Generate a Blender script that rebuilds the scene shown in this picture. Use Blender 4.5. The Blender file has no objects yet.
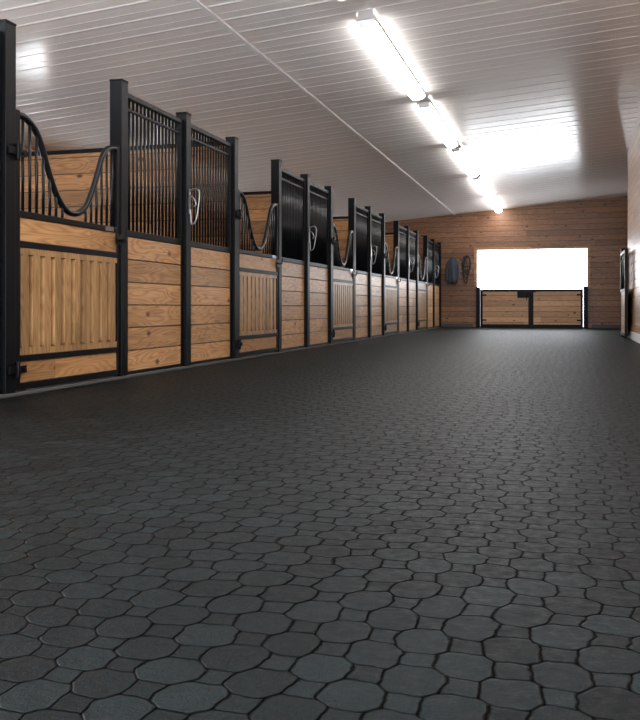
import bpy, bmesh, math, random
from mathutils import Vector
random.seed(4)
C = bpy.context.scene.collection
sc = bpy.context.scene
try:
    sc.view_settings.view_transform = 'Standard'
    sc.view_settings.exposure = 0.85
except Exception: pass

XS=-3.2; YB=22.9; XR=1.05; YR=16.4; PITCH=3.66; Y0=4.44; XL=-6.9; XREC=3.0; YN=-0.9
OFF=(0,1.38,2.52)
def zc(x): return 2.97+0.079*(x+3.2)

# ---------------- node helpers
def mat(name):
    m=bpy.data.materials.new(name); m.use_nodes=True
    nt=m.node_tree; b=nt.nodes['Principled BSDF']
    return m,nt,b
def mth(nt,op,a,b=None,c=None):
    n=nt.nodes.new('ShaderNodeMath'); n.operation=op
    for i,v in enumerate((a,b,c)):
        if v is None: continue
        if isinstance(v,(int,float)): n.inputs[i].default_value=v
        else: nt.links.new(v,n.inputs[i])
    return n.outputs[0]
def comb(nt,x,y,z):
    n=nt.nodes.new('ShaderNodeCombineXYZ')
    for i,v in enumerate((x,y,z)):
        if isinstance(v,(int,float)): n.inputs[i].default_value=v
        else: nt.links.new(v,n.inputs[i])
    return n.outputs[0]
def pos(nt):
    g=nt.nodes.new('ShaderNodeNewGeometry'); s=nt.nodes.new('ShaderNodeSeparateXYZ')
    nt.links.new(g.outputs['Position'],s.inputs[0]); return g.outputs['Position'],s.outputs
def noise(nt,vec,scale,detail=4,rough=.55,dist=0):
    n=nt.nodes.new('ShaderNodeTexNoise'); nt.links.new(vec,n.inputs['Vector'])
    n.inputs['Scale'].default_value=scale; n.inputs['Detail'].default_value=detail
    n.inputs['Roughness'].default_value=rough; n.inputs['Distortion'].default_value=dist
    return n.outputs[0]
def wn(nt,vec):
    n=nt.nodes.new('ShaderNodeTexWhiteNoise'); n.noise_dimensions='3D'; nt.links.new(vec,n.inputs['Vector']); return n.outputs['Value']
def mixc(nt,f,a,b,mode='MIX'):
    n=nt.nodes.new('ShaderNodeMix'); n.data_type='RGBA'; n.blend_type=mode
    def s(i,v):
        if isinstance(v,(int,float)): n.inputs[i].default_value=v
        elif isinstance(v,tuple): n.inputs[i].default_value=(*v,1)
        else: nt.links.new(v,n.inputs[i])
    s(0,f); s(6,a); s(7,b); return n.outputs[2]
def mapr(nt,v,a,b,c=0.,d=1.,smooth=False):
    n=nt.nodes.new('ShaderNodeMapRange'); n.clamp=True
    if smooth: n.interpolation_type='SMOOTHSTEP'
    nt.links.new(v,n.inputs[0])
    for i,k in enumerate((a,b,c,d)): n.inputs[i+1].default_value=k
    return n.outputs[0]
def bump(nt,b,h,dist,strength=1.):
    n=nt.nodes.new('ShaderNodeBump'); n.inputs['Distance'].default_value=dist; n.inputs['Strength'].default_value=strength
    nt.links.new(h,n.inputs['Height']); nt.links.new(n.outputs[0],b.inputs['Normal'])

def wood(name, along, across, pw, off, light, dark, groove=True, rough=.42, seam=3.0, knots=.95):
    m,nt,b=mat(name); P,s=pos(nt)
    ax={'x':0,'y':1,'z':2}; other=[k for k in 'xyz' if k not in (along,across)][0]
    A=s[ax[along]]; B=s[ax[across]]; O=s[ax[other]]
    t=mth(nt,'DIVIDE',mth(nt,'SUBTRACT',B,off),pw)
    idx=mth(nt,'FLOOR',t); fr=mth(nt,'FRACT',t)
    r0=wn(nt,comb(nt,idx,3.1,0))
    sA=mth(nt,'ADD',mth(nt,'DIVIDE',A,seam),mth(nt,'MULTIPLY',r0,5.))
    id2=mth(nt,'FLOOR',sA)
    rnd=wn(nt,comb(nt,idx,id2,mth(nt,'FLOOR',mth(nt,'DIVIDE',O,.9))))
    gz=mth(nt,'MULTIPLY',rnd,37.)
    vec=comb(nt,mth(nt,'MULTIPLY',A,1.1),mth(nt,'MULTIPLY',B,14),mth(nt,'ADD',gz,mth(nt,'MULTIPLY',O,9)))
    g1=noise(nt,vec,1.6,5,.6,.8)
    vec2=comb(nt,mth(nt,'MULTIPLY',A,2.),mth(nt,'MULTIPLY',B,70),gz)
    g2=noise(nt,vec2,2.2,3,.6,.3)
    vec3=comb(nt,mth(nt,'MULTIPLY',A,.9),mth(nt,'MULTIPLY',B,7),gz)
    rr=noise(nt,vec3,1.3,1,.4,.2)
    rings=mth(nt,'ABSOLUTE',mth(nt,'SINE',mth(nt,'MULTIPLY',rr,46.)))
    f=mth(nt,'ADD',mth(nt,'MULTIPLY',mapr(nt,g1,.35,.7),.42),mth(nt,'MULTIPLY',mapr(nt,g2,.35,.7),.26))
    f=mth(nt,'ADD',f,mth(nt,'MULTIPLY',mth(nt,'POWER',rings,3.),.46))
    col=mixc(nt,f,light,dark)
    v=nt.nodes.new('ShaderNodeTexVoronoi'); v.inputs['Scale'].default_value=1.
    nt.links.new(comb(nt,mth(nt,'MULTIPLY',A,3.2),mth(nt,'MULTIPLY',B,5.6),gz),v.inputs['Vector'])
    k=mapr(nt,v.outputs['Distance'],.06,.17,1.,0.,True)
    col=mixc(nt,mth(nt,'MULTIPLY',k,knots),col,(dark[0]*.3,dark[1]*.25,dark[2]*.25))
    val=mapr(nt,rnd,0,1,.72,1.2)
    vv=nt.nodes.new('ShaderNodeVectorMath'); vv.operation='SCALE'
    nt.links.new(col,vv.inputs[0]); nt.links.new(val,vv.inputs['Scale']); col=vv.outputs[0]
    h=mth(nt,'MULTIPLY',f,-.08)
    if groove:
        e=mth(nt,'MULTIPLY',mth(nt,'MINIMUM',fr,mth(nt,'SUBTRACT',1.,fr)),pw)
        gm=mapr(nt,e,.0015,.007,0,1,True)
        col=mixc(nt,gm,(dark[0]*.15,dark[1]*.13,dark[2]*.12),col)
        h=mth(nt,'ADD',h,gm)
    nt.links.new(col,b.inputs['Base Color']); b.inputs['Roughness'].default_value=rough
    b.inputs['Specular IOR Level'].default_value=.3
    bump(nt,b,h,.004,.6)
    return m

def steel(name,col,rough,metal=0.,n=.15,spec=.5):
    m,nt,b=mat(name); P,s=pos(nt)
    f=noise(nt,P,30,3)
    c=mixc(nt,f,tuple(k*(1-n) for k in col),tuple(min(1,k*(1+n)) for k in col))
    nt.links.new(c,b.inputs['Base Color']); b.inputs['Roughness'].default_value=rough; b.inputs['Metallic'].default_value=metal
    b.inputs['Specular IOR Level'].default_value=spec
    return m

PL=(.56,.335,.16); PD=(.25,.117,.045)
m_stall=wood('pine_boards_stall','y','z',.175,.03,PL,PD,True)
m_board=wood('pine_board','y','z',.9,-.2,(.44,.25,.11),(.22,.10,.036),False)
m_slat=wood('pine_slats','z','y',.0955,.055,(.39,.235,.105),(.20,.102,.04),False,knots=.4)
m_part=wood('pine_partition','x','z',.175,.03,(.56,.30,.135),(.28,.125,.05),True)
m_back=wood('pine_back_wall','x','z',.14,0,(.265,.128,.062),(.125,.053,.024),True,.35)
m_side=wood('pine_side_wall','y','z',.14,0,(.46,.25,.13),(.24,.11,.05),True,.35)
m_gate=wood('pine_gate','x','z',.14,0,(.58,.35,.20),(.38,.20,.10),True)
m_black=steel('black_powder_coat',(.0022,.0026,.0034),.45,spec=.13)
m_rail=steel('black_tube',(.004,.005,.006),.3,spec=.26)
m_zinc=steel('zinc_metal',(.28,.28,.29),.3,.9)
m_trim=steel('white_trim',(.78,.78,.79),.35,0,.03)
m_conc=steel('concrete',(.06,.06,.06),.85,0,.2)
m_basebd=steel('dark_baseboard',(.05,.045,.04),.6)
m_coat=steel('grey_cloth',(.045,.055,.07),.9,0,.3)
m_leath=steel('dark_leather',(.015,.011,.01),.5)

m_ceil,nt,b=mat('white_steel_liner')
P,s=pos(nt)
f=noise(nt,P,.7,3)
nt.links.new(mixc(nt,f,(.91,.89,.88),(.95,.94,.93)),b.inputs['Base Color'])
b.inputs['Roughness'].default_value=.18
b.inputs['Specular IOR Level'].default_value=.5
f2=noise(nt,comb(nt,mth(nt,'MULTIPLY',s[0],1.2),mth(nt,'MULTIPLY',s[1],4),s[2]),1.2,2)
bump(nt,b,f2,.005,.5)

# floor pavers
m_floor,nt,b=mat('rubber_pavers')
P,s=pos(nt)
a=.073; T=.65
n1=nt.nodes.new('ShaderNodeTexNoise'); n1.inputs['Scale'].default_value=1.3; n1.inputs['Detail'].default_value=1
nt.links.new(P,n1.inputs['Vector'])
n1b=nt.nodes.new('ShaderNodeTexNoise'); n1b.inputs['Scale'].default_value=15; n1b.inputs['Detail'].default_value=2.5
nt.links.new(P,n1b.inputs['Vector'])
s1=nt.nodes.new('ShaderNodeSeparateXYZ'); nt.links.new(n1.outputs['Color'],s1.inputs[0])
s2=nt.nodes.new('ShaderNodeSeparateXYZ'); nt.links.new(n1b.outputs['Color'],s2.inputs[0])
def coord(i):
    c=mth(nt,'ADD',s[i],mth(nt,'MULTIPLY',mth(nt,'SUBTRACT',s1.outputs[i],.5),.14))
    c=mth(nt,'ADD',c,mth(nt,'MULTIPLY',mth(nt,'SUBTRACT',s2.outputs[i],.5),.028))
    return mth(nt,'DIVIDE',c,a)
u=coord(0); v=coord(1)
p=mth(nt,'MULTIPLY',mth(nt,'ADD',u,v),.5); q=mth(nt,'MULTIPLY',mth(nt,'SUBTRACT',u,v),.5)
rp=mth(nt,'FLOOR',mth(nt,'ADD',p,.5)); rq=mth(nt,'FLOOR',mth(nt,'ADD',q,.5))
lp=mth(nt,'SUBTRACT',p,rp); lq=mth(nt,'SUBTRACT',q,rq)
d1=mth(nt,'MULTIPLY',mth(nt,'SUBTRACT',.5,mth(nt,'MAXIMUM',mth(nt,'ABSOLUTE',lp),mth(nt,'ABSOLUTE',lq))),1.414)
mm=mth(nt,'MAXIMUM',mth(nt,'ABSOLUTE',mth(nt,'ADD',lp,lq)),mth(nt,'ABSOLUTE',mth(nt,'SUBTRACT',lp,lq)))
insq=mth(nt,'GREATER_THAN',mm,T)
d2=mth(nt,'ABSOLUTE',mth(nt,'SUBTRACT',mm,T))
d1=mth(nt,'ADD',d1,mth(nt,'MULTIPLY',insq,5.))
dd=mth(nt,'SMOOTH_MIN',d1,d2,.12)
gro=mapr(nt,dd,-.01,.058,0,1,True)
ru=mth(nt,'FLOOR',mth(nt,'ADD',u,.5)); rv=mth(nt,'FLOOR',mth(nt,'ADD',v,.5))
ninsq=mth(nt,'SUBTRACT',1.,insq)
ida=mth(nt,'ADD',mth(nt,'MULTIPLY',insq,ru),mth(nt,'MULTIPLY',ninsq,mth(nt,'ADD',rp,rq)))
idb=mth(nt,'ADD',mth(nt,'MULTIPLY',insq,rv),mth(nt,'MULTIPLY',ninsq,mth(nt,'SUBTRACT',rp,rq)))
tid=wn(nt,comb(nt,ida,idb,0))
fine=noise(nt,P,220,4,.75); mid=noise(nt,P,35,3,.6); big=noise(nt,P,1.1,4,.6)
dust=mapr(nt,mth(nt,'ADD',mth(nt,'MULTIPLY',big,.5),mth(nt,'ADD',mth(nt,'MULTIPLY',fine,.25),mth(nt,'MULTIPLY',mid,.25))),.42,.62)
base=mixc(nt,dust,(.0013,.0022,.0026),(.0058,.0084,.0092))
sv=nt.nodes.new('ShaderNodeVectorMath'); sv.operation='SCALE'
nt.links.new(base,sv.inputs[0]); nt.links.new(mapr(nt,tid,0,1,.55,1.5),sv.inputs['Scale'])
col=mixc(nt,gro,(.0003,.0004,.0004),sv.outputs[0])
nt.links.new(col,b.inputs['Base Color'])
nt.links.new(mapr(nt,mid,.3,.7,.42,.62),b.inputs['Roughness'])
nt.links.new(mapr(nt,gro,0,1,0,.088),b.inputs['Specular IOR Level'])
b.inputs['Specular Tint'].default_value=(.80,.97,1,1)
hh=mth(nt,'ADD',gro,mth(nt,'MULTIPLY',fine,.28)); hh=mth(nt,'ADD',hh,mth(nt,'MULTIPLY',mid,.55)); hh=mth(nt,'ADD',hh,mth(nt,'MULTIPLY',tid,.3))
bump(nt,b,hh,.006,.9)

m_lamp,nt,b=mat('lamp_diffuser')
b.inputs['Base Color'].default_value=(.9,.9,.9,1)
b.inputs['Emission Color'].default_value=(1,.96,.92,1); b.inputs['Emission Strength'].default_value=14

# ---------------- mesh helpers
def box(bm,x0,x1,y0,y1,z0,z1):
    vs=[bm.verts.new(c) for c in [(x0,y0,z0),(x1,y0,z0),(x1,y1,z0),(x0,y1,z0),(x0,y0,z1),(x1,y0,z1),(x1,y1,z1),(x0,y1,z1)]]
    for f in [(0,3,2,1),(4,5,6,7),(0,1,5,4),(1,2,6,5),(2,3,7,6),(3,0,4,7)]:
        bm.faces.new([vs[i] for i in f])
def wallx(bm,x0,x1,y0,y1,z0,top=None):
    t0=zc(x0) if top is None else top; t1=zc(x1) if top is None else top
    vs=[bm.verts.new(c) for c in [(x0,y0,z0),(x1,y0,z0),(x1,y1,z0),(x0,y1,z0),(x0,y0,t0),(x1,y0,t1),(x1,y1,t1),(x0,y1,t0)]]
    for f in [(0,3,2,1),(4,5,6,7),(0,1,5,4),(1,2,6,5),(2,3,7,6),(3,0,4,7)]:
        bm.faces.new([vs[i] for i in f])
def tube(bm,pts,r,n=10,closed=False,flat=1.):
    pts=[Vector(p) for p in pts]; rings=[]; N=len(pts); up=None
    for i,p in enumerate(pts):
        if closed: t=pts[(i+1)%N]-pts[i-1]
        else: t=pts[min(i+1,N-1)]-pts[max(i-1,0)]
        t.normalize()
        if up is None:
            up=Vector((1,0,0)) if abs(t.x)<.9 else Vector((0,0,1))
        x=(up-t*up.dot(t)).normalized(); up=x; y=t.cross(x)
        rings.append([bm.verts.new(p+x*math.cos(2*math.pi*k/n)*r*flat+y*math.sin(2*math.pi*k/n)*r) for k in range(n)])
    rng=range(N if closed else N-1)
    for i in rng:
        A=rings[i];B=rings[(i+1)%N]
        for k in range(n):
            f=bm.faces.new([A[k],A[(k+1)%n],B[(k+1)%n],B[k]]); f.smooth=True
    if not closed:
        bm.faces.new(rings[0][::-1]); bm.faces.new(rings[-1])
def catmull(pts,sub=5):
    out=[]; P=[pts[0]]+list(pts)+[pts[-1]]
    P=[Vector(p) for p in P]
    for i in range(1,len(P)-2):
        for k in range(sub):
            t=k/sub; a,b_,c,d=P[i-1],P[i],P[i+1],P[i+2]
            out.append(.5*((2*b_)+(c-a)*t+(2*a-5*b_+4*c-d)*t*t+(3*b_-a-3*c+d)*t**3))
    out.append(P[-2]); return out
def obj(name,bm,m,parent=None,bev=0,loc=None):
    bmesh.ops.recalc_face_normals(bm,faces=bm.faces)
    me=bpy.data.meshes.new(name); bm.to_mesh(me); bm.free(); me.materials.append(m)
    o=bpy.data.objects.new(name,me); C.objects.link(o)
    if parent: o.parent=parent
    if loc: o.location=loc
    if bev:
        md=o.modifiers.new('bevel','BEVEL'); md.width=bev; md.segments=2; md.limit_method='ANGLE'
    return o
def empty(name,loc,label,cat,group=None):
    o=bpy.data.objects.new(name,None); o.empty_display_size=.1; C.objects.link(o); o.location=loc
    o['label']=label; o['category']=cat
    if group:o['group']=group
    return o
def tag(o,label,cat,group=None):
    o['label']=label;o['category']=cat
    if group:o['group']=group
def struct(o,label=None,cat=None):
    o['kind']='structure'
    if label:o['label']=label
    if cat:o['category']=cat
def copy_thing(root,loc):
    def rec(o,par):
        n=o.copy(); C.objects.link(n)
        if par: n.parent=par
        for ch in list(o.children):
            if ch is not n: rec(ch,n)
        return n
    n=rec(root,None); n.location=loc; return n

# ---------------- structure
bm=bmesh.new(); box(bm,XL-.1,XREC+.1,YN,YB+.15,-.1,0)
struct(obj('floor',bm,m_floor),'dark grey octagonal rubber paver floor of the stable aisle','floor')
bm=bmesh.new(); xs=[XL-.1,XREC+.1]; prof=[]
y=YN
while y<YB+.1:
    prof+= [(y,0),(y+.13,0),(y+.137,-.0015),(y+.148,-.0015),(y+.155,0),(y+.27,0),(y+.285,-.004),(y+.305,-.004),(y+.32,0)]
    y+=.34
prev=None
for (yy,dz) in prof:
    cur=[bm.verts.new((x,yy,zc(x)+dz+.004)) for x in xs]
    if prev: bm.faces.new([prev[0],prev[1],cur[1],cur[0]])
    prev=cur
bmesh.ops.recalc_face_normals(bm,faces=bm.faces)
r=bmesh.ops.extrude_face_region(bm,geom=list(bm.faces))
for e in r['geom']:
    if isinstance(e,bmesh.types.BMVert): e.co.z+=.12
struct(obj('ceiling',bm,m_ceil),'white ribbed steel liner ceiling sloping upward','ceiling')
ox0,ox1,oz=-2.28,.50,2.04
bm=bmesh.new()
wallx(bm,XL,ox0,YB,YB+.15,0); wallx(bm,ox1,XREC,YB,YB+.15,0); 
wallx(bm,ox0,ox1,YB,YB+.15,oz)
struct(obj('wall_back',bm,m_back),'brown horizontal pine plank end wall with doorway','wall')
bm=bmesh.new(); zt=zc(XL); YL0=Y0-.2; WZ0,WZ1=.95,1.5
box(bm,XL-.1,XL,YL0,YB+.15,0,WZ0); box(bm,XL-.1,XL,YL0,YB+.15,WZ1,zt)
yy=YL0
for i in range(0,5):  # one unseen opening per stall, added to let daylight in
    c=Y0+PITCH*i+PITCH/2
    box(bm,XL-.1,XL,yy,c-.85,WZ0,WZ1); yy=c+.85
box(bm,XL-.1,XL,yy,YB+.15,WZ0,WZ1)
struct(obj('wall_left',bm,m_side),'pine plank outer wall behind the stalls','wall')
bm=bmesh.new(); wallx(bm,XR,XR+.15,YN,YR,0)
struct(obj('wall_right',bm,m_side),'horizontal pine plank side wall of the aisle','wall')
bm=bmesh.new(); wallx(bm,XREC,XREC+.1,YR-.2,YB+.15,0)
struct(obj('wall_recess',bm,m_side),'pine plank wall of the side recess','wall')
bm=bmesh.new(); wallx(bm,XR+.15,XREC,YR-.15,YR,0)
struct(obj('wall_recess_front',bm,m_back),'pine plank wall closing the side recess','wall')
bm=bmesh.new(); box(bm,XS,ox0-.1,YB-.02,YB,0,.10); box(bm,ox1+.1,XREC,YB-.02,YB,0,.10)
struct(obj('baseboard_back',bm,m_basebd,bev=.003),'dark baseboard on the end wall','baseboard')
bm=bmesh.new(); box(bm,XR-.02,XR,YN,YR-.0,0,.13)
struct(obj('baseboard_right',bm,m_trim,bev=.003),'pale baseboard along the side wall','baseboard')
bm=bmesh.new(); xx=-2.86
box(bm,xx-.02,xx+.02,YN,YB,zc(xx)-.012,zc(xx)+.002)
struct(obj('trim_1',bm,m_trim,bev=.004),'thin white seam strip running along the ceiling','trim')
bm=bmesh.new()
box(bm,ox0-.07,ox0,YB-.02,YB+.15,1.02,oz+.07); box(bm,ox1,ox1+.07,YB-.02,YB+.15,1.02,oz+.07); box(bm,ox0,ox1,YB-.02,YB+.15,oz,oz+.07)
struct(obj('trim_2',bm,m_side,bev=.004),'pine casing around the end doorway','trim')
bm=bmesh.new(); box(bm,ox0-.02,ox1+.02,YB-.02,YB+.15,0,.03)
struct(obj('trim_4',bm,m_black,bev=.003),'low black threshold of the end doorway','trim')
bm=bmesh.new(); box(bm,ox0-.01,ox0+.05,YB-.02,YB+.15,.03,1.02); box(bm,ox1-.05,ox1+.01,YB-.02,YB+.15,.03,1.02)
struct(obj('trim_5',bm,m_black,bev=.003),'black lower jambs of the end doorway','trim')
bm=bmesh.new(); box(bm,XS-.13,XS+.004,Y0-1.25,YB-.001,0,.022)
struct(obj('trim_3',bm,m_conc,bev=.004),'narrow dark sill under the stall fronts','trim')
m_snow,nt,b=mat('bright_gravel'); P,s=pos(nt)
nt.links.new(mixc(nt,noise(nt,P,3,4),(.6,.6,.6),(.8,.8,.8)),b.inputs['Base Color'])
bm=bmesh.new(); box(bm,-30,30,YB+.151,YB+60,-.12,-.02)
struct(obj('ground',bm,m_snow),'bright pale yard outside the doorway','ground')

# ---------------- stall door
zb=.022
DW=OFF[1]
def build_door(loc):
    r=empty('stall_door',loc,'pine stall door with black steel frame and dipped yoke grille','door','stall doors along the aisle')
    w0,w1=.055,DW-.055; t=.022
    bm=bmesh.new()
    for (a0,a1) in ((w0,w0+.045),(w1-.045,w1)): box(bm,-t,t,a0,a1,zb+.01,1.74)
    for (c0,c1) in ((zb+.01,.075),(.205,.245),(.905,.945),(1.09,1.13)): box(bm,-t,t,w0+.045,w1-.045,c0,c1)
    obj('frame',bm,m_black,r,.004)
    yo=[(.10,1.715),(.17,1.71),(.25,1.665),(.31,1.58),(.37,1.45),(.43,1.33),(.50,1.235),(.57,1.185),(.63,1.175),(.70,1.19),(.78,1.25),(.85,1.37),(.91,1.50),(.96,1.62),(1.02,1.69),(1.09,1.713),(1.125,1.715)]
    kx=(w1-.04-.10)/(1.025)
    cp=catmull([(0,.10+(a_-.10)*kx,b_) for a_,b_ in yo])
    bm=bmesh.new(); tube(bm,cp,.021,12); obj('yoke_rail',bm,m_rail,r)
    bm=bmesh.new()
    sy=.155
    while sy<w1-.05:
        z=min(cp,key=lambda c:abs(c.y-sy)).z
        if z>1.22: tube(bm,[(0,sy,1.12),(0,sy,z)],.010,8)
        sy+=.072
    obj('grille_bars',bm,m_rail,r)
    bm=bmesh.new(); box(bm,-.014,.014,w0+.045,w1-.045,.945,1.09); obj('upper_board',bm,m_board,r,.004)
    bm=bmesh.new(); box(bm,-.014,.014,w0+.045,w1-.045,.075,.205); obj('kick_board',bm,m_board,r,.004)
    bm=bmesh.new(); box(bm,-.022,-.016,w0+.045,w1-.045,.245,.905)
    box(bm,-.018,.017,w0+.045,w1-.045,.245,.285); box(bm,-.018,.017,w0+.045,w1-.045,.865,.905)
    n=10; L=w1-w0-.09; pw=L/n
    for i in range(n):
        yc=w0+.045+pw*(i+.5); hw=pw*.5-.016
        z0,z1=.28,.87
        ring=[]
        for k in range(7):
            ang=math.pi*k/6
            ring.append((yc+hw*math.cos(ang), math.sin(ang)))
        top=[(yy,z1-0.022+.022*ss) for yy,ss in ring]; bot=[(yy,z0+.022-.022*ss) for yy,ss in ring[::-1]]
        lp_=top+bot
        f0=[bm.verts.new((-.017,a_,b_)) for a_,b_ in lp_]; f1=[bm.verts.new((.0165,yc+(a_-yc)*.9,b_)) for a_,b_ in lp_]
        bm.faces.new(f1)
        for k in range(len(lp_)):
            k2=(k+1)%len(lp_); bm.faces.new([f0[k],f0[k2],f1[k2],f1[k]])
    obj('slatted_panel',bm,m_slat,r)
    for zz in (.16,1.48):
        bm=bmesh.new(); tube(bm,[(.042,.052,zz-.05),(.042,.052,zz+.05)],.013,10); box(bm,.0225,.034,.052,.15,zz-.022,zz+.022); box(bm,.0295,.042,-.03,.052,zz-.022,zz+.022)
        tube(bm,[(.03,.12,zz),(.042,.12,zz)],.01,8)
        obj('hinge',bm,m_black,r,.002)
    e=w1
    bm=bmesh.new(); box(bm,.0295,.036,e-.09,e+.03,1.0,1.08)
    tube(bm,[(.044,e-.10,1.04),(.047,e+.05,1.04)],.009,8); tube(bm,[(.04,e-.03,1.04),(.075,e-.03,1.04),(.08,e-.03,1.10)],.008,8)
    obj('latch',bm,m_black,r,.002)
    bm=bmesh.new(); box(bm,.0225,.027,e-.22,e-.11,1.093,1.127); obj('name_plate',bm,m_zinc,r)
    return r
XD=XS-.028
doors=[build_door((XD,Y0,0))]
for i in range(1,5): doors.append(copy_thing(doors[0],(XD,Y0+PITCH*i,0)))

# ---------------- fixed grille panels
PW=1.14
def build_panel(loc):
    r=empty('stall_front_panel',loc,'pine board stall front with black barred grille above','stall panel','stall front panels')
    w0,w1=.053,PW-.053; t=.022
    bm=bmesh.new()
    for (a0,a1) in ((w0,w0+.04),(w1-.04,w1)): box(bm,-t,t,a0,a1,zb,2.18)
    for (c0,c1) in ((zb,.045),(1.08,1.13),(2.14,2.18)): box(bm,-t,t,w0+.04,w1-.04,c0,c1)
    box(bm,-.012,.012,w0+.04,w1-.04,2.045,2.068)
    obj('frame',bm,m_black,r,.004)
    bm=bmesh.new(); n=15
    for i in range(1,n):
        sy=w0+.04+(w1-w0-.08)*i/n; tube(bm,[(0,sy,1.12),(0,sy,2.15)],.011,8)
    obj('grille_bars',bm,m_rail,r)
    bm=bmesh.new()
    edges=[.045]+[.03+.175*k for k in range(1,6)]+[1.08]
    for a0,a1 in zip(edges[:-1],edges[1:]): box(bm,-.018,.016,w0+.04,w1-.04,a0+.0015,a1-.0015)
    obj('board_infill',bm,m_stall,r,.004)
    return r
XP=XS-.05
p0=build_panel((XP,Y0-PW,0))
for i in range(5):
    for k in (1,2): copy_thing(p0,(XP,Y0+PITCH*i+OFF[k],0))
bm=bmesh.new(); box(bm,-.05,.05,-.05,.05,0.0225,2.235); box(bm,-.053,.053,-.052,.052,2.235,2.25)
post=obj('stall_post',bm,m_black,None,.004,(XS-.05,Y0-PW,0))
tag(post,'square black steel post between stall sections','post','stall posts')
ys=[Y0+PITCH*i+o for i in range(5) for o in OFF]+[Y0+PITCH*5]
for yv in ys:
    n=post.copy(); C.objects.link(n); n.location=(XS-.05,yv,0)
def build_hook(loc):
    bm=bmesh.new()
    box(bm,0,.006,-.018,.018,-.16,.06)
    tube(bm,catmull([(.004,0,.04),(.06,0,.06),(.095,0,.02),(.085,0,-.10),(.06,0,-.22),(.02,0,-.25),(.012,0,-.16),(.004,0,-.12)]),.008,8)
    tube(bm,catmull([(.004,-.01,.0),(.05,-.02,-.03),(.07,-.02,-.08),(.05,-.02,-.1)]),.007,8)
    o=obj('halter_hook',bm,m_zinc,None,0,loc); tag(o,'curved metal halter hook fixed to a black post','hook','halter hooks'); return o
hk=build_hook((XS+.0065,Y0+OFF[2],1.52))
for i in range(1,5):
    n=hk.copy(); C.objects.link(n); n.location=(XS+.0065,Y0+PITCH*i+OFF[2],1.52)
PX=XS-.105
bm=bmesh.new(); box(bm,XL+.005-PX,0,-.03,.03,0.001,2.17)
root=empty('stall_partition',(PX,Y0,0),'pine plank stall divider with black top rail','partition','stall partitions')
obj('board_wall',bm,m_part,root)
bm=bmesh.new(); box(bm,XL+.005-PX,0,-.035,.035,2.17,2.215); obj('top_rail',bm,m_black,root,.004)
for i in range(1,5): copy_thing(root,(PX,Y0+PITCH*i,0))

# ---------------- light fixtures
LX=-1.71; sl=math.atan(.079)
def build_light(loc):
    r=empty('ceiling_light',loc,'long white fluorescent wraparound ceiling light, lit','light','fluorescent ceiling lights')
    r.rotation_euler=(0,-sl,0)
    bm=bmesh.new(); box(bm,-.085,.085,0,2.75,-.03,-.006); box(bm,-.07,.07,0,.02,-.075,-.03); box(bm,-.07,.07,2.73,2.75,-.075,-.03)
    obj('housing',bm,m_trim,r,.003)
    bm=bmesh.new(); rings=[]
    for yy in (.021,2.729):
        rings.append([bm.verts.new((.085*math.cos(t_),yy,-.031-.055*max(0,math.sin(t_))**.6)) for t_ in [math.pi*k/12 for k in range(13)]])
    for k in range(12):
        f=bm.faces.new([rings[0][k],rings[0][k+1],rings[1][k+1],rings[1][k]]); f.smooth=True
    bm.faces.new(rings[0]); bm.faces.new(rings[1][::-1])
    obj('diffuser',bm,m_lamp,r)
    return r
l0=build_light((LX,7.42,zc(LX)))
for yv in (.7,3.95,10.62,13.78,16.94,YB-2.8): copy_thing(l0,(LX,yv,zc(LX)))

# ---------------- end gates
def build_gate(loc,side,latch):
    r=empty('yard_gate',loc,'low pine gate leaf with black steel frame'+(' and latch' if latch else ''),'gate','end doorway gates')
    W=1.285
    bm=bmesh.new()
    for a0,a1 in ((0,.06),(W-.06,W)): box(bm,a0,a1,-.02,.02,.012,1.0)
    for c0,c1 in ((.012,.09),(.94,1.0)): box(bm,.06,W-.06,-.02,.02,c0,c1)
    if latch: box(bm,W-.03,W+.04,-.03,-.0205,.012,1.0)
    obj('frame',bm,m_black,r,.002)
    bm=bmesh.new()
    box(bm,.05,W-.05,-.014,.012,.08,.95)
    obj('board_infill',bm,m_gate,r)
    for zz in (.2,.85):
        x=0.014 if side<0 else W-.014
        bm=bmesh.new(); tube(bm,[(x,-.034,zz-.05),(x,-.034,zz+.05)],.012,8); box(bm,min(x,x-side*.14),max(x,x-side*.14),-.03,-.0205,zz-.02,zz+.02)
        obj('hinge',bm,m_black,r)
    if latch:
        bm=bmesh.new(); box(bm,W-.34,W-.04,-.04,-.021,.78,.99); tube(bm,[(W-.30,-.05,.93),(W+.12,-.05,.93)],.014,8)
        tube(bm,[(W-.10,-.05,.93),(W-.10,-.10,.93),(W-.10,-.11,.72)],.012,8)
        obj('latch',bm,m_black,r,.003)
    return r
build_gate((ox0+.1,YB-.07,0),-1,True)
build_gate((ox0+.1+1.292,YB-.07,0),1,False)
for i,x in enumerate((ox0+.045,ox1-.045)):
    bm=bmesh.new(); box(bm,-.05,.05,-.06,.06,0,1.05); box(bm,-.053,.053,-.065,.06,1.05,1.065)
    o=obj('gate_post',bm,m_black,None,.004,(x,YB-.083,0)); tag(o,'short square black steel gate post','post','gate posts')

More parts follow.
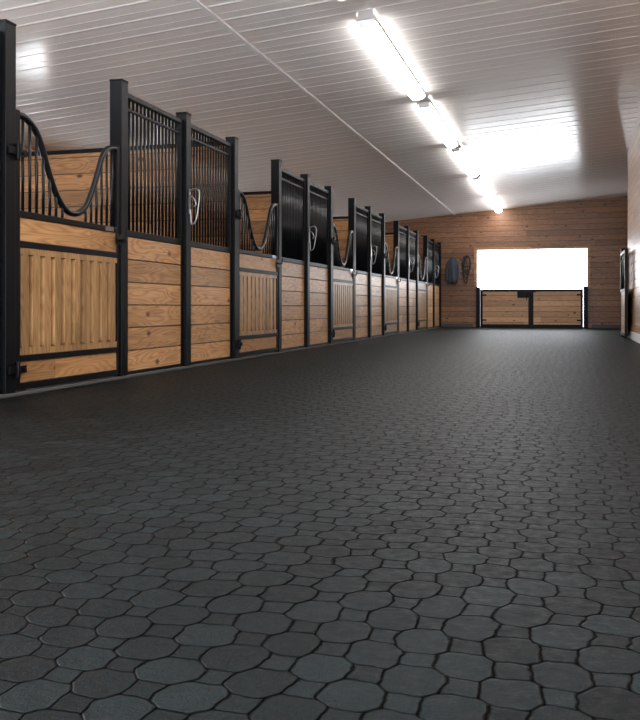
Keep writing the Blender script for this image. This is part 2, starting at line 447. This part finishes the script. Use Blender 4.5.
r=empty('side_gate',(XR-.10,YR-1.25,0),'black steel stable gate folded back against the side wall','gate')
bm=bmesh.new()
for a0,a1 in ((0,.05),(1.2,1.25)): box(bm,-.025,.025,a0,a1,.05,1.5)
for c0,c1 in ((.05,.1),(.8,.85),(1.45,1.5)): box(bm,-.025,.025,.05,1.2,c0,c1)
obj('frame',bm,m_black,r,.004)
bm=bmesh.new()
for i in range(1,12): tube(bm,[(0,.05+1.15*i/12,.84),(0,.05+1.15*i/12,1.46)],.009,8)
obj('grille_bars',bm,m_rail,r)
bm=bmesh.new(); box(bm,-.012,.012,.05,1.2,.1,.8); obj('board_infill',bm,m_stall,r)
for zz in (.22,1.32):
    bm=bmesh.new(); tube(bm,[(.038,1.24,zz-.03),(.038,1.24,zz+.13)],.012,8); box(bm,.026,.09,1.222,1.245,zz,zz+.1)
    obj('hinge',bm,m_black,r)
bm=bmesh.new(); box(bm,-.05,.05,-.05,.05,0,1.6)
o=obj('gate_post',bm,m_black,None,.004,(XR-.06,YR+.055,0)); tag(o,'black steel post at the end of the side wall','post')

def wall_hook(parent,x,z):
    bm=bmesh.new(); box(bm,x-.015,x+.015,-.006,0,z-.03,z+.03); tube(bm,[(x,-.004,z),(x,-.06,z-.01),(x,-.07,z+.03)],.007,8)
    return obj('hook',bm,m_black,parent)
r=empty('hanging_coat',(-2.9,YB-.001,0),'grey work coat hanging from a wall hook','coat')
wall_hook(r,0,1.84)
bm=bmesh.new(); rings=[]
secs=[(1.86,.03,.03),(1.82,.07,.045),(1.76,.12,.06),(1.68,.15,.075),(1.55,.135,.085),(1.4,.12,.085),(1.28,.13,.09),(1.18,.12,.09)]
N=28
for z,wx,wy in secs:
    rings.append([bm.verts.new((wx*math.cos(2*math.pi*k/N)*(1+.1*math.sin(5*k)),-.1+wy*math.sin(2*math.pi*k/N)*(1+.22*math.sin(2*math.pi*k/N*6+z*3)),z+(.03*math.sin(k*.7) if z<1.3 else 0))) for k in range(N)])
for i in range(len(rings)-1):
    for k in range(N):
        f=bm.faces.new([rings[i][k],rings[i][(k+1)%N],rings[i+1][(k+1)%N],rings[i+1][k]]); f.smooth=True
bm.faces.new(rings[0]); bm.faces.new(rings[-1])
obj('body',bm,m_coat,r)
for sgn in (-1,1):
    bm=bmesh.new(); tube(bm,catmull([(sgn*.09,-.1,1.74),(sgn*.14,-.11,1.65),(sgn*.15,-.12,1.45),(sgn*.14,-.13,1.24)]),.038,12); obj('sleeve',bm,m_coat,r)
r=empty('bridle',(-2.55,YB+.002,1.3),'dark leather bridle with reins hanging on the wall','bridle')
_o=obj
def obj(name,bm,m,parent=None,bev=0,loc=None):
    if parent is r:
        for vtx in bm.verts: vtx.co.z-=1.3
    return _o(name,bm,m,parent,bev,loc)
wall_hook(r,0,1.88)
bm=bmesh.new()
def loop(cx,cz,rx,rz,y,n=24,sk=0): return [(cx+rx*math.sin(2*math.pi*k/n)+sk*math.cos(2*math.pi*k/n),y,cz+rz*math.cos(2*math.pi*k/n)) for k in range(n)]
tube(bm,loop(0,1.66,.11,.22,-.03),.018,8,True); tube(bm,loop(.01,1.6,.08,.29,-.045,24,.02),.017,8,True); tube(bm,loop(0,1.55,.10,.06,-.035),.018,8,True)
obj('headstall',bm,m_leath,r)
bm=bmesh.new(); tube(bm,loop(-.03,1.52,.06,.36,-.055,24,-.02),.015,8,True); obj('reins',bm,m_leath,r)
bm=bmesh.new(); tube(bm,loop(-.1,1.5,.03,.03,-.04,16),.006,6,True); tube(bm,loop(.1,1.5,.03,.03,-.04,16),.006,6,True); tube(bm,[(-.1,-.04,1.5),(.1,-.04,1.5)],.007,8)
obj('bit',bm,m_zinc,r)

w=bpy.data.worlds.new('sky'); sc.world=w; w.use_nodes=True
bg=w.node_tree.nodes['Background']; bg.inputs[0].default_value=(.91,.955,1,1); bg.inputs[1].default_value=6.3

cam=bpy.data.cameras.new('camera'); co=bpy.data.objects.new('camera',cam); C.objects.link(co); sc.camera=co
cam.sensor_fit='HORIZONTAL'; cam.sensor_width=36; cam.lens=860/640*36; cam.shift_y=-53/640
co.location=(0,0,.54); co.rotation_euler=(math.pi/2,0,math.radians(16.02))
cam.clip_end=200
